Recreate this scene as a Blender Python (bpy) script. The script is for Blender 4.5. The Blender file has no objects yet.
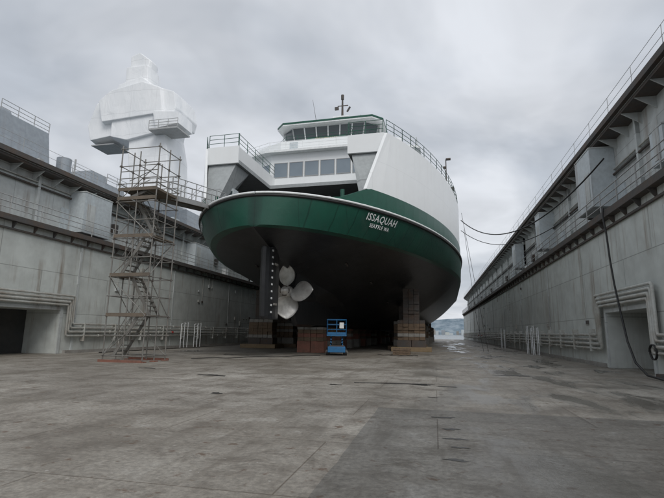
import bpy, bmesh, math, random
from mathutils import Vector, Matrix
random.seed(7)
scene=bpy.context.scene
COL=scene.collection
V=Vector

# ------------------------------------------------------------ materials
def nt(name):
    m=bpy.data.materials.new(name); m.use_nodes=True
    return m,m.node_tree,m.node_tree.nodes['Principled BSDF']
def mixrgb(t,fac,a,b,mode='MIX'):
    n=t.nodes.new('ShaderNodeMix'); n.data_type='RGBA'; n.blend_type=mode
    for i,v in ((0,fac),(6,a),(7,b)):
        if isinstance(v,bpy.types.NodeSocket): t.links.new(v,n.inputs[i])
        elif i==0: n.inputs[0].default_value=v
        else: n.inputs[i].default_value=(*v[:3],1)
    return n.outputs[2]
def ramp(t,src,stops):
    r=t.nodes.new('ShaderNodeValToRGB'); t.links.new(src,r.inputs[0])
    e=r.color_ramp.elements
    while len(e)<len(stops): e.new(0.5)
    for k,(p,c) in enumerate(stops):
        e[k].position=p; e[k].color=(c,c,c,1) if not isinstance(c,tuple) else (*c,1)
    return r.outputs[0]
def noise(t,vec,scale,detail=6,rough=.55,dist=0):
    n=t.nodes.new('ShaderNodeTexNoise'); n.inputs['Scale'].default_value=scale
    n.inputs['Detail'].default_value=detail; n.inputs['Roughness'].default_value=rough
    n.inputs['Distortion'].default_value=dist
    t.links.new(vec,n.inputs['Vector']); return n.outputs[0]
def mapping(t,vec,sc,loc=(0,0,0)):
    n=t.nodes.new('ShaderNodeMapping'); n.inputs['Scale'].default_value=sc; n.inputs['Location'].default_value=loc
    t.links.new(vec,n.inputs['Vector']); return n.outputs[0]
def objco(t): return t.nodes.new('ShaderNodeTexCoord').outputs['Object']
def math2(t,op,a,b):
    n=t.nodes.new('ShaderNodeMath'); n.operation=op
    for i,v in ((0,a),(1,b)):
        if isinstance(v,bpy.types.NodeSocket): t.links.new(v,n.inputs[i])
        else: n.inputs[i].default_value=v
    return n.outputs[0]
def bump(t,b,h,strength,dist=.02):
    n=t.nodes.new('ShaderNodeBump'); n.inputs['Strength'].default_value=strength; n.inputs['Distance'].default_value=dist
    t.links.new(h,n.inputs['Height']); t.links.new(n.outputs[0],b.inputs['Normal'])
def paint(name,col,rough=.6,dirt=.3,dcol=(.10,.085,.07),scale=.6,streak=.0,scol=(.16,.08,.04),plate=None,metal=0,bmp=.15,axis='yz',mott=(.90,1.05)):
    m,t,b=nt(name); co=objco(t)
    n1=noise(t,co,scale,4,.6)
    f=ramp(t,n1,[(.42,0.0),(.72,1.0)])
    c=mixrgb(t,math2(t,'MULTIPLY',f,dirt),col,dcol)
    n0=noise(t,co,scale*6,3,.6)
    c=mixrgb(t,1.0,c,ramp(t,n0,[(.35,mott[0]),(.65,mott[1])]),'MULTIPLY')
    if streak>0:
        s=noise(t,mapping(t,co,(1.9,1.9,.10)),1.0,5,.68)
        fs=ramp(t,s,[(.52,0.0),(.70,1.0)])
        s2=noise(t,mapping(t,co,(.25,.25,.35),(4,3,1)),1.0,2,.6)
        fs2=ramp(t,s2,[(.40,0.0),(.56,1.0)])
        c=mixrgb(t,math2(t,'MULTIPLY',math2(t,'MULTIPLY',fs,fs2),streak),c,scol)
    if plate:
        sp=t.nodes.new('ShaderNodeSeparateXYZ'); t.links.new(co,sp.inputs[0])
        cb=t.nodes.new('ShaderNodeCombineXYZ')
        i0,i1=(1,2) if axis=='yz' else (0,1)
        t.links.new(sp.outputs[i0],cb.inputs[0]); t.links.new(sp.outputs[i1],cb.inputs[1])
        br=t.nodes.new('ShaderNodeTexBrick'); t.links.new(cb.outputs[0],br.inputs['Vector'])
        br.inputs['Scale'].default_value=1; br.inputs['Brick Width'].default_value=plate[0]; br.inputs['Row Height'].default_value=plate[1]
        br.inputs['Mortar Size'].default_value=plate[2]; br.inputs['Mortar Smooth'].default_value=.4
        br.inputs['Color1'].default_value=(1,1,1,1); br.inputs['Color2'].default_value=(plate[3],plate[3],plate[3],1); br.inputs['Mortar'].default_value=(plate[4],)*3+(1,)
        br.offset=.5
        c=mixrgb(t,1.0,c,br.outputs[0],'MULTIPLY')
    t.links.new(c,b.inputs['Base Color'])
    b.inputs['Roughness'].default_value=rough; b.inputs['Metallic'].default_value=metal
    if bmp: bump(t,b,n0,bmp)
    return m

M={}
M['dockwall']=paint('dock_wall_paint',(.62,.655,.63),.6,.42,(.34,.34,.31),.22,.8,(.23,.17,.12),(6,2.6,.024,.90,.55),bmp=.2)
M['dockwall2']=paint('dock_upper_paint',(.59,.625,.62),.65,.45,(.32,.32,.31),.35,.8,(.22,.16,.12),(3,2.3,.02,.90,.6),bmp=.2)
M['rustdark']=paint('dark_rusty_steel',(.085,.08,.076),.8,.7,(.12,.075,.05),1.2,0,bmp=.4)
M['pipe']=paint('painted_pipe',(.48,.49,.46),.5,.6,(.22,.16,.11),1.5,bmp=.2)
M['greybox']=paint('grey_cabinet_paint',(.53,.585,.61),.5,.3,(.33,.33,.33),.8,.4)
M['rail']=paint('galvanised_rail',(.38,.39,.39),.5,.3,(.2,.17,.14),2)
M['galv']=paint('scaffold_galvanised',(.25,.245,.23),.5,.5,(.15,.12,.09),3,metal=.3)
M['plank']=paint('scaffold_plank',(.16,.13,.10),.8,.5,(.08,.07,.06),2)
M['rustred']=paint('rust_red_steel',(.25,.11,.08),.8,.6,(.12,.08,.06),1.5,bmp=.3)
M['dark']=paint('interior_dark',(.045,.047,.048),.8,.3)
M['white']=paint('ferry_white_paint',(.84,.86,.865),.42,.04,(.6,.6,.57),.2,.10,(.6,.56,.50),(3.2,2.6,.010,.99,.84),bmp=0,mott=(.975,1.0))
M['whiteplain']=paint('ferry_white_trim',(.82,.84,.84),.4,.12,(.5,.5,.47),.8,bmp=.05)
M['under']=paint('ferry_deck_underside',(.36,.385,.39),.6,.2,(.25,.25,.25),.6,0,plate=(1.2,40,.03,.95,.7))
M['green']=paint('ferry_green_paint',(.010,.085,.055),.35,.3,(.01,.06,.04),.7)
M['yellow']=paint('yellow_paint',(.65,.42,.04),.5,.2)
M['black']=paint('black_rubber',(.015,.015,.016),.55,.1)
M['red']=paint('red_paint',(.40,.04,.03),.5,.3)
M['blue']=paint('lift_blue_paint',(.02,.15,.34),.45,.3,(.05,.07,.1),2)
M['wood']=paint('timber_block',(.17,.12,.08),.85,.5,(.06,.05,.04),2.5,bmp=.5)
M['conc']=paint('concrete_block',(.30,.29,.27),.85,.5,(.14,.12,.10),1.5,bmp=.4)
M['navy']=paint('haze_grey_paint',(.32,.355,.39),.5,.3,(.24,.26,.28),.4,.2,plate=(2.5,2.2,.02,.95,.8))
M['ochre']=paint('ochre_primer',(.26,.19,.11),.7,.4)
m,t,b=nt('propeller_metal'); co=objco(t)
c=mixrgb(t,ramp(t,noise(t,co,2.5,5),[(.35,0.),(.7,1.)]),(.70,.69,.66),(.46,.44,.41)); t.links.new(c,b.inputs['Base Color'])
b.inputs['Metallic'].default_value=.4; b.inputs['Roughness'].default_value=.34; M['prop']=m
m,t,b=nt('window_glass'); co=objco(t)
c=mixrgb(t,noise(t,co,.5,3),(.03,.045,.05),(.07,.09,.10)); t.links.new(c,b.inputs['Base Color'])
b.inputs['Roughness'].default_value=.08; b.inputs['Specular IOR Level'].default_value=.6; M['glass']=m
m,t,b=nt('cabin_window_glass'); co=objco(t)
c=mixrgb(t,noise(t,co,.5,3),(.14,.18,.22),(.24,.29,.33)); t.links.new(c,b.inputs['Base Color'])
b.inputs['Roughness'].default_value=.12; b.inputs['Specular IOR Level'].default_value=.8; M['glassl']=m
m,t,b=nt('shrink_wrap_film'); co=objco(t)
n1=noise(t,mapping(t,co,(1,1,.45)),.45,3,.5,.4)
c=mixrgb(t,ramp(t,n1,[(.3,0.),(.7,1.)]),(.78,.80,.82),(.88,.89,.90))
sp=t.nodes.new('ShaderNodeSeparateXYZ'); t.links.new(co,sp.inputs[0])
pp_=math2(t,'PINGPONG',math2(t,'ADD',sp.outputs[2],math2(t,'MULTIPLY',n1,.8)),1.5)
px_=math2(t,'PINGPONG',math2(t,'ADD',sp.outputs[0],math2(t,'MULTIPLY',n1,.5)),1.9)
c=mixrgb(t,1.0,c,ramp(t,pp_,[(0.,.80),(.05,1.)]),'MULTIPLY')
c=mixrgb(t,1.0,c,ramp(t,px_,[(0.,.84),(.04,1.)]),'MULTIPLY')
t.links.new(c,b.inputs['Base Color'])
b.inputs['Roughness'].default_value=.45; bump(t,b,noise(t,mapping(t,co,(1,1,.5)),.6,3,.5,.8),.5,.3); M['wrap']=m
m,t,b=nt('hull_paint'); co=objco(t)
sp=t.nodes.new('ShaderNodeSeparateXYZ'); t.links.new(co,sp.inputs[0])
gt=math2(t,'GREATER_THAN',sp.outputs[2],7.55)
n1=noise(t,co,.5,5,.6); n2=noise(t,co,3,3,.6)
g=mixrgb(t,ramp(t,n1,[(.35,0.),(.7,1.)]),(.010,.080,.052),(.008,.054,.038))
k=mixrgb(t,ramp(t,n1,[(.35,0.),(.7,1.)]),(.014,.015,.017),(.030,.031,.034))
c=mixrgb(t,gt,k,g)
fr=math2(t,'PINGPONG',sp.outputs[1],.62)
fx=math2(t,'PINGPONG',sp.outputs[0],1.2)
sm=math2(t,'MULTIPLY',ramp(t,fr,[(0.0,.5),(.05,1.0)]),ramp(t,fx,[(0.0,.7),(.03,1.0)]))
c=mixrgb(t,1.0,c,sm,'MULTIPLY')
c=mixrgb(t,ramp(t,noise(t,mapping(t,co,(1.2,1.2,.15)),1.2,5,.65),[(.54,0.),(.8,.35)]),c,(.07,.07,.065))
t.links.new(c,b.inputs['Base Color']); b.inputs['Roughness'].default_value=.38
bump(t,b,math2(t,'ADD',n2,sm),.3,.03); M['hull']=m

# ------------------------------------------------------------ mesh builder
class MB:
    def __init__(s): s.v=[];s.f=[];s.m=[];s.sm=[];s.mats=[]
    def mi(s,k):
        if k not in s.mats: s.mats.append(k)
        return s.mats.index(k)
    def add(s,vs,fs,k,smooth=False):
        o=len(s.v); s.v+=[tuple(p) for p in vs]; i=s.mi(k)
        for f in fs: s.f.append([o+q for q in f]); s.m.append(i); s.sm.append(smooth)
    def box(s,a,b,k):
        x0,y0,z0=a;x1,y1,z1=b
        s.add([(x0,y0,z0),(x1,y0,z0),(x1,y1,z0),(x0,y1,z0),(x0,y0,z1),(x1,y0,z1),(x1,y1,z1),(x0,y1,z1)],
          [(0,3,2,1),(4,5,6,7),(0,1,5,4),(1,2,6,5),(2,3,7,6),(3,0,4,7)],k)
    def beam(s,p,q,w,h,k,up=V((0,0,1))):
        p=V(p);q=V(q);d=(q-p).normalized()
        if abs(d.dot(up))>.99: up=V((0,1,0))
        a=d.cross(up).normalized()*w/2; c=a.cross(d).normalized()*h/2
        vs=[p-a-c,p+a-c,p+a+c,p-a+c,q-a-c,q+a-c,q+a+c,q-a+c]
        s.add(vs,[(0,3,2,1),(4,5,6,7),(0,1,5,4),(1,2,6,5),(2,3,7,6),(3,0,4,7)],k)
    def tube(s,pts,r,k,n=6):
        pts=[V(p) for p in pts]; vs=[]; fs=[]
        N=len(pts)
        for i,p in enumerate(pts):
            if i==0: d=pts[1]-p
            elif i==N-1: d=p-pts[i-1]
            else: d=(pts[i+1]-p).normalized()+(p-pts[i-1]).normalized()
            d.normalize()
            up=V((0,0,1)) if abs(d.z)<.95 else V((1,0,0))
            if i and abs(d.dot(lastup))<.9: up=lastup
            lastup=up
            a=d.cross(up).normalized(); c=a.cross(d).normalized()
            rr=r[i] if isinstance(r,(list,tuple)) else r
            for j in range(n):
                th=2*math.pi*j/n; vs.append(p+a*rr*math.cos(th)+c*rr*math.sin(th))
        for i in range(N-1):
            for j in range(n):
                fs.append((i*n+j,i*n+(j+1)%n,(i+1)*n+(j+1)%n,(i+1)*n+j))
        s.add(vs,fs,k,True)
        s.add([vs[j] for j in range(n)],[tuple(range(n))],k); s.add([vs[(N-1)*n+j] for j in range(n)],[tuple(range(n))],k)
    def prism(s,poly,z0,z1,k,kt=None):
        n=len(poly)
        vs=[(x,y,z0) for x,y in poly]+[(x,y,z1) for x,y in poly]
        s.add(vs,[(i,(i+1)%n,n+(i+1)%n,n+i) for i in range(n)]+[tuple(range(n))[::-1]],k)
        s.add(vs[n:],[tuple(range(n))],kt or k)
    def hullpts(s,pts,k):
        bm=bmesh.new(); vv=[bm.verts.new(p) for p in pts]
        r=bmesh.ops.convex_hull(bm,input=vv)
        bmesh.ops.delete(bm,geom=list({g for g in r['geom_interior'] if isinstance(g,bmesh.types.BMVert)}),context='VERTS')
        bm.verts.ensure_lookup_table()
        for i,v in enumerate(bm.verts): v.index=i
        s.add([v.co.copy() for v in bm.verts],[[v.index for v in f.verts] for f in bm.faces],k); bm.free()
    def obj(s,name,parent=None,bevel=0,recalc=True):
        me=bpy.data.meshes.new(name); me.from_pydata(s.v,[],s.f); 
        for k in s.mats: me.materials.append(M[k])
        me.polygons.foreach_set('material_index',s.m); me.polygons.foreach_set('use_smooth',s.sm)
        if recalc:
            bm=bmesh.new(); bm.from_mesh(me); bmesh.ops.recalc_face_normals(bm,faces=bm.faces); bm.to_mesh(me); bm.free()
        me.update()
        o=bpy.data.objects.new(name,me); COL.objects.link(o)
        if parent: o.parent=parent
        if bevel:
            bv=o.modifiers.new('bevel','BEVEL'); bv.width=bevel; bv.segments=2; bv.limit_method='ANGLE'
        return o
def empty(name,loc=(0,0,0),rz=0):
    e=bpy.data.objects.new(name,None); COL.objects.link(e); e.location=loc; e.rotation_euler=(0,0,rz); e.empty_display_size=.5
    return e
def rail(mb,pts,h,k,r=.025,rails=3,post=1.8,pr=None):
    for q in range(rails):
        zz=h*(q+1)/rails
        mb.tube([V(p)+V((0,0,zz)) for p in pts],r,k,5)
    for a,b in zip(pts[:-1],pts[1:]):
        a=V(a);b=V(b);L=(b-a).length;n=max(1,int(round(L/post)))
        for i in range(n+1):
            p=a+(b-a)*i/n; mb.tube([p,p+V((0,0,h))],pr or r*1.2,k,5)

XL,XR=-24.0,8.8
Y0,Y1=-14.0,150.0

# ------------------------------------------------------------ dock floor
def floormat(name,mult,tint):
    m,t,b=nt(name); co=objco(t)
    n1=noise(t,co,.22,6,.62,.4); n2=noise(t,co,1.1,7,.70,.3); n3=noise(t,co,13,4,.75)
    c=mixrgb(t,ramp(t,n1,[(.38,0.),(.62,1.)]),(.225,.20,.165),(.375,.352,.31))
    c=mixrgb(t,ramp(t,n2,[(.49,0.),(.64,.85)]),c,(.155,.134,.108))
    c=mixrgb(t,ramp(t,n2,[(.30,.75),(.42,0.)]),c,(.45,.43,.39))
    c=mixrgb(t,1.0,c,ramp(t,n3,[(.3,.6),(.7,1.25)]),'MULTIPLY')
    s=noise(t,mapping(t,co,(2.6,.22,1)),1.0,5,.7)
    c=mixrgb(t,ramp(t,s,[(.52,0.),(.70,.7)]),c,(.145,.125,.10))
    s2=noise(t,mapping(t,co,(.30,1.7,1),(9,2,0)),1.0,5,.7)
    c=mixrgb(t,ramp(t,s2,[(.53,0.),(.72,.7)]),c,(.14,.12,.095))
    v=noise(t,mapping(t,co,(1,1,1),(30,12,0)),3.2,4,.65)
    c=mixrgb(t,ramp(t,v,[(.61,0.),(.68,.8)]),c,(.115,.07,.042))
    v=noise(t,mapping(t,co,(1,1,1),(3,42,0)),7,3,.6)
    c=mixrgb(t,ramp(t,v,[(.69,0.),(.73,.6)]),c,(.52,.50,.46))
    sp=t.nodes.new('ShaderNodeSeparateXYZ'); t.links.new(co,sp.inputs[0]); cb=t.nodes.new('ShaderNodeCombineXYZ')
    t.links.new(sp.outputs[0],cb.inputs[0]); t.links.new(sp.outputs[1],cb.inputs[1])
    br=t.nodes.new('ShaderNodeTexBrick'); t.links.new(cb.outputs[0],br.inputs['Vector']); br.offset=.37
    for kk,vv in (('Scale',1),('Brick Width',4.4),('Row Height',2.35),('Mortar Size',.014),('Mortar Smooth',.6)): br.inputs[kk].default_value=vv
    br.inputs['Color1'].default_value=(1,1,1,1); br.inputs['Color2'].default_value=(.86,.86,.86,1); br.inputs['Mortar'].default_value=(.5,.46,.42,1)
    c=mixrgb(t,1.0,c,br.outputs[0],'MULTIPLY')
    c=mixrgb(t,1.0,c,tuple(mult*q for q in tint),'MULTIPLY')
    # damp areas towards the right-hand wall
    wx=t.nodes.new('ShaderNodeMapRange'); t.links.new(sp.outputs[0],wx.inputs[0]); wx.inputs[1].default_value=-4; wx.inputs[2].default_value=3
    wn=ramp(t,noise(t,mapping(t,co,(1.3,.45,1),(5,17,0)),.55,5,.6,.3),[(.50,0.),(.60,1.)])
    wet=math2(t,'MULTIPLY',wx.outputs[0],wn)
    c=mixrgb(t,math2(t,'MULTIPLY',wet,.55),c,(.10,.093,.082))
    t.links.new(c,b.inputs['Base Color'])
    rb=ramp(t,n1,[(.35,.45),(.62,.78)])
    t.links.new(mixrgb(t,wet,rb,(.20,.20,.20)),b.inputs['Roughness'])
    bn=t.nodes.new('ShaderNodeBump'); bn.inputs['Distance'].default_value=.035
    t.links.new(math2(t,'ADD',math2(t,'MULTIPLY',n3,.5),n2),bn.inputs['Height'])
    t.links.new(math2(t,'SUBTRACT',.7,math2(t,'MULTIPLY',wet,.45)),bn.inputs['Strength']); t.links.new(bn.outputs[0],b.inputs['Normal'])
    return m
M['floor']=floormat('dock_floor_surface',.96,(1,1,1))
M['floordark']=floormat('dark_deck_coating',.64,(.97,1.0,1.03))
m,t,b=nt('oily_puddle'); b.inputs['Base Color'].default_value=(.035,.032,.028,1); b.inputs['Roughness'].default_value=.4; M['oil']=m
co=objco(t); bump(t,b,noise(t,co,4,3),.1,.01)
m,t,b=nt('wet_puddle'); co=objco(t); c=mixrgb(t,noise(t,co,1,4),(.10,.095,.085),(.16,.15,.13)); t.links.new(c,b.inputs['Base Color']); b.inputs['Specular IOR Level'].default_value=.5
t.links.new(ramp(t,noise(t,co,.9,5),[(.4,.06),(.6,.3)]),b.inputs['Roughness']); M['puddle']=m

mb=MB(); mb.box((XL-5,Y0,-1.6),(XR+5,Y1,0),'floor'); mb.obj('dock_floor')
def blob(mb,cx,cy,rx,ry,z,k,seed,n=40,jag=.25):
    rnd=random.Random(seed); ph=[rnd.uniform(0,6.28) for _ in range(6)]
    pts=[]
    for i in range(n):
        a=2*math.pi*i/n
        r=1+jag*(.5*math.sin(2*a+ph[0])+.35*math.sin(3*a+ph[1])+.3*math.sin(5*a+ph[2])+.25*math.sin(9*a+ph[3]))
        pts.append((cx+rx*r*math.cos(a),cy+ry*r*math.sin(a),z))
    mb.add(pts,[tuple(range(n))],k)
mb=MB(); edge=[]; rnd=random.Random(3)
y=-10
while y<10.4: edge.append((-1.25+rnd.uniform(-.015,.015),y)); y+=.4
x=-1.25
while x<8.5: edge.append((x,10.45+rnd.uniform(-.03,.03))); x+=.5
edge+= [(8.6,10.45),(8.6,-10)]
mb.add([(x,y,.004) for x,y in edge],[tuple(range(len(edge)))],'floordark'); mb.obj('floor_coating',recalc=False)
mb=MB()
for i,(x,y,rx,ry) in enumerate([(.12,9.6,.17,.09),(.22,8.5,.13,.07),(.26,7.75,.14,.05),(.30,7.2,.10,.045),(.22,6.5,.14,.05),(-.45,15.4,.40,.14),(.3,15.1,.25,.12),(-.1,12.5,.1,.06),(-5.6,11.5,.14,.12),(-3.1,14.5,.2,.1),(-8,16,.5,.2),(-12,18,.35,.2),(3,20,.5,.2)]):
    blob(mb,x,y,rx,ry,.009,'oil',i+1,jag=.55)
mb.obj('oil_stain',recalc=False)
mb=MB()
for i,(x,y,rx,ry) in enumerate([(2.1,45,.5,2.2),(1.7,52,.35,2.5),(1.9,62,.8,4),(3.9,80,.9,6),(6.9,55,.35,3.5),(5.4,70,.4,5),(5.0,26,.35,.9),(6.3,31,.3,1.5),(3.4,34,.3,.9),(7.4,24,.25,.8),(-13.5,30,.9,.5),(-19,34,.6,1.2)]):
    blob(mb,x,y,rx,ry,.012,'puddle',i+40,jag=.75)
mb.obj('puddle',recalc=False)
mb=MB()
mb.tube([(2.42,5.2,-.02),(2.42,5.2,.010)],.17,'rustdark',24)
for i in range(-3,4):
    w=math.sqrt(max(0,.15**2-(i*.043)**2)); mb.box((2.42-w,5.2+i*.043-.008,.010),(2.42+w,5.2+i*.043+.008,.018),'rustred')
mb.obj('drain_cover')

# ------------------------------------------------------------ dry dock walls
def wall(x,n,top,LZ,doors,boxes,name):
    E=empty(name); X=lambda d:x+n*d
    def bx(mb,d0,d1,y0,y1,z0,z1,k):
        a,b_=sorted((X(d0),X(d1))); mb.box((a,y0,z0),(b_,y1,z1),k)
    SB=-1.3; TH=-5.5
    mb=MB(); ys=[Y0]+[q for d in doors for q in (d[0],d[1])]+[Y1]
    for i in range(0,len(ys),2): bx(mb,TH,0,ys[i],ys[i+1],0,LZ,'dockwall')
    for y0,y1,h in doors:
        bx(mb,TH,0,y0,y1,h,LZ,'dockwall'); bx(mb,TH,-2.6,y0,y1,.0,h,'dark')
        bx(mb,-.4,.07,y0-.22,y0-.003,.003,h+.2,'dockwall2'); bx(mb,-.4,.07,y1+.003,y1+.22,.003,h+.2,'dockwall2'); bx(mb,-.4,.07,y0-.003,y1+.003,h+.003,h+.2,'dockwall2')
        bx(mb,-.9,-.75,y0+1.0,y0+1.12,.003,h-.003,'pipe')
        bx(mb,-2.55,-2.3,y0+.8,y0+2.0,.5,1.7,'greybox')
    mb.obj('lower_wall',E)
    mb=MB(); bx(mb,TH,SB,Y0,Y1,LZ+.003,top-.5,'dockwall2'); mb.obj('upper_wall',E)
    mb=MB()
    bx(mb,.003,.38,Y0,Y1,LZ-.12,LZ+.2,'rustdark')
    bx(mb,SB+.003,.003,Y0,Y1,LZ+.003,LZ+.08,'rustdark')
    bx(mb,.003,.12,Y0,Y1,LZ-.60,LZ-.5,'rustdark')
    y=Y0+1
    while y<Y1:
        mb.add([(X(.0),y,LZ-.12),(X(.36),y,LZ-.12),(X(.0),y,LZ-.6),(X(.0),y+.05,LZ-.12),(X(.36),y+.05,LZ-.12),(X(.0),y+.05,LZ-.6)],[(0,1,2),(3,5,4),(0,3,4,1),(1,4,5,2),(2,5,3,0)],'rustdark')
        y+=1.5
    mb.obj('fender_beam',E)
    mb=MB(); rail(mb,[(X(.3),Y0,LZ+.2),(X(.3),Y1,LZ+.2)],1.05,'rail',.028,3,2.2)
    mb.tube([(X(-1.0),Y0,LZ+.45),(X(-1.0),Y1,LZ+.45)],.13,'pipe',8)
    mb.tube([(X(-1.18),Y0,LZ+2.9),(X(-1.18),Y1,LZ+2.9)],.07,'rustdark',6)
    mb.tube([(X(-1.20),Y0,LZ+3.2),(X(-1.20),Y1,LZ+3.2)],.05,'pipe',6)
    mb.obj('walkway_railing',E)
    mb=MB()
    bx(mb,TH-.3,-.38,Y0,Y1,top-.5,top-.34,'rustdark'); bx(mb,-.38,-.16,Y0,Y1,top-.30,top,'rustdark')
    bx(mb,TH-.3,-.381,Y0,Y1,top-.337,top-.28,'dockwall2')
    y=Y0+.8
    while y<Y1:
        mb.add([(X(SB),y,top-.5),(X(-.4),y,top-.5),(X(SB),y,top-1.1),(X(SB),y+.06,top-.5),(X(-.4),y+.06,top-.5),(X(SB),y+.06,top-1.1)],[(0,1,2),(3,5,4),(0,3,4,1),(1,4,5,2),(2,5,3,0)],'dockwall2')
        y+=1.6
    y=Y0+2; i=0
    while y<Y1:
        bx(mb,SB+.003,SB+.18,y,y+.2,LZ+.08,top-.5,'dockwall2')
        if i%2==0: bx(mb,SB+.003,SB+.10,y+2.2,y+3.1,LZ+.1,LZ+2.1,'greybox')
        if i%3==1: bx(mb,SB+.003,SB+.3,y+1.4,y+1.9,LZ+1.4,LZ+2.1,'rustdark')
        if i%4==2: bx(mb,SB+.003,SB+.5,y+3.6,y+4.3,LZ+.1,LZ+1.3,'white')
        y+=6; i+=1
    for y0,y1,z0,z1,d in boxes:
        bx(mb,SB+.01,d,y0,y1,z0,z1,'greybox')
        bx(mb,SB+.01,d+.03,y0-.03,y1+.03,z1,z1+.07,'dockwall2')
        bx(mb,d+.003,d+.02,y0+.3,min(y1-.3,y0+1.1),z0+.2,z0+2.1,'dockwall2')
    rnd=random.Random(21 if n>0 else 22); y=Y0+6
    while y<Y1:
        if rnd.random()<.7:
            w_=rnd.uniform(.3,1.4); hh=rnd.uniform(.2,.8); bx(mb,-1.6-rnd.uniform(0,1),-.8,y,y+w_,top-.28,top+hh,rnd.choice(['rail','dockwall2','greybox']))
        y+=rnd.uniform(3,8)
    mb.obj('upper_deck',E)
    mb=MB(); rail(mb,[(X(-.28),Y0,top),(X(-.28),Y1,top)],.95,'rail',.013,2,3.0); mb.obj('top_railing',E)
    mb=MB()
    rnd=random.Random(5 if n>0 else 9)
    for y in range(int(Y0)+5,int(Y1),12):
        if any(d[0]-1<y<d[1]+1 for d in doors): continue
        bx(mb,.003,.05,y,y+.18,.003,LZ-.65,'dockwall2')
    for yy in (58,96,128):
        for z in range(1,24): mb.tube([(X(.0),yy,z*.3),(X(.14),yy,z*.3),(X(.14),yy+.4,z*.3),(X(.0),yy+.4,z*.3)],.014,'rail',4)
    for _ in range(34):
        y=rnd.uniform(14,110); z=rnd.choice([2.3,3.0,4.5,5.6,6.2]); w=rnd.uniform(.12,.45)
        if any(d[0]-1.5<y<d[1]+1.5 for d in doors): continue
        bx(mb,.003,.09,y,y+w,z,z+w*rnd.uniform(.6,1.4),rnd.choice(['rustdark','pipe','dockwall2']))
        if rnd.random()<.4: mb.tube([(X(.05),y+w/2,z),(X(.05),y+w/2,LZ-.5)],.02,'pipe',5)
    bx(mb,.003,.28,Y0,doors[0][0]-.6,.003,.16,'rustdark')
    bx(mb,.003,.22,doors[0][1]+.6,Y1,.003,.2,'conc')
    mb.obj('wall_fittings',E)
    mb=MB(); d0,d1,h=doors[0]
    for q in range(4):
        z=.95+q*.24 if n<0 else 1.15+q*.26
        zo=h+.36+q*.2; r=.075 if q!=1 else .095; dd=.22
        ya=d0-.45-(.17*q); yb=d1+.45+(.17*q)
        if n<0: P=[(X(dd),Y0,z),(X(dd),ya-.1,z),(X(dd),ya,z+.1),(X(dd),ya,zo-.1),(X(dd),ya+.1,zo),(X(dd),yb-.1,zo),(X(dd),yb,zo-.1),(X(dd),yb,z+.1),(X(dd),yb+.1,z),(X(dd),Y1,z)]
        else: P=[(X(dd),Y0,zo),(X(dd),yb-.1,zo),(X(dd),yb,zo-.1),(X(dd),yb,z+.1),(X(dd),yb+.1,z),(X(dd),Y1,z)]
        mb.tube(P,r,'pipe',8)
        yy=yb+3+q
        while yy<110: mb.tube([(X(dd),yy,z),(X(dd),yy+.08,z)],r*1.45,'pipe',8); yy+=6.3
    y=d1+2
    while y<Y1:
        bx(mb,.003,.34,y,y+.06,.78,2.0,'pipe')
        if rnd.random()<.5:
            mb.tube([(X(.22),y+.62,.2),(X(.22),y+.62,1.9)],.05,'pipe',6)
            if rnd.random()<.3: mb.tube([(X(.40),y+1.5,1.42),(X(.22),y+1.5,1.42)],.10,'red',10)
        y+=3.2
    mb.obj('pipe_bundle',E)
    mb=MB()
    for yy in ([40,42.5,69] if n>0 else [41,43.5,60]):
        for o in (0,.6):
            mb.tube([(X(.55),yy+o,0.0),(X(.55),yy+o,2.2),(X(.9),yy+o,2.35),(X(.9),yy+o,0)],.036,'whiteplain',6)
        for z in (.5,1.0,1.5,2.0): mb.tube([(X(.55),yy,z),(X(.55),yy+.6,z)],.02,'whiteplain',5)
    mb.obj('access_ladders',E)
    return E
wall(XL,+1,12.1,7.85,[(18.6,25.8,2.8)],[(26.9,29.7,8.3,11.2,.0),(43,47,8.2,10.6,-.2),(60,62,8.4,10.8,-.2),(14,17,8.2,10.6,-.2)],'dry_dock_wall')
wall(XR,-1,12.9,7.6,[(21.8,26.8,2.8)],[(27.3,30.0,8.7,12.1,.0),(41,42.6,8.8,11.9,-.1),(54,56,9,11.6,-.2),(21,22.2,9,10.6,-.9)],'dry_dock_wall')

# ------------------------------------------------------------ FERRY
FX,FY,FR=-10.05,24.2,math.radians(-1.5)
F=empty('ferry',(FX,FY,0),FR)
LEN=100.0; BM=12.4; ZD=9.6; BAND=1.95
def bd(s):
    t=min(s,LEN-s); u=min(1.0,max(0.0,t/31.0))
    return BM*(max(0,1-(1-u)**2))**.54
def flare(s):
    t=min(s,LEN-s); return 1-.16*max(0,1-t/34)**1.1
def zb(s):
    t=min(s,LEN-s); return 2.0+5.5*max(0,1-t/26.0)**1.3
def ee(s):
    t=min(s,LEN-s); return .40+1.0*max(0,1-(t/28)**3)
def wid(s,z):
    zs=ZD-BAND; b=bd(s)*flare(s)*.985
    if z>=zs: return b
    q=(z-zb(s))/(zs-zb(s))
    return b*max(0,q)**ee(s)
def hullz(s,w):
    lo,hi=zb(s),ZD-BAND
    for _ in range(40):
        m_=(lo+hi)/2
        if wid(s,m_)<w: lo=m_
        else: hi=m_
    return lo
ts=[0,.03,.08,.16,.28,.45,.7,1,1.4,1.9,2.5,3.2,4,5,6,7,8,9,10,11.5,13,14.5,16,17.5,19,20.5,22,23.5,25,26.5,28,29.5,31,33,37,43,50]
ss=ts+[LEN-t for t in ts[::-1][1:]]
mb=MB(); NJ=18; rows=[]; vs=[];fs=[]
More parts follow.
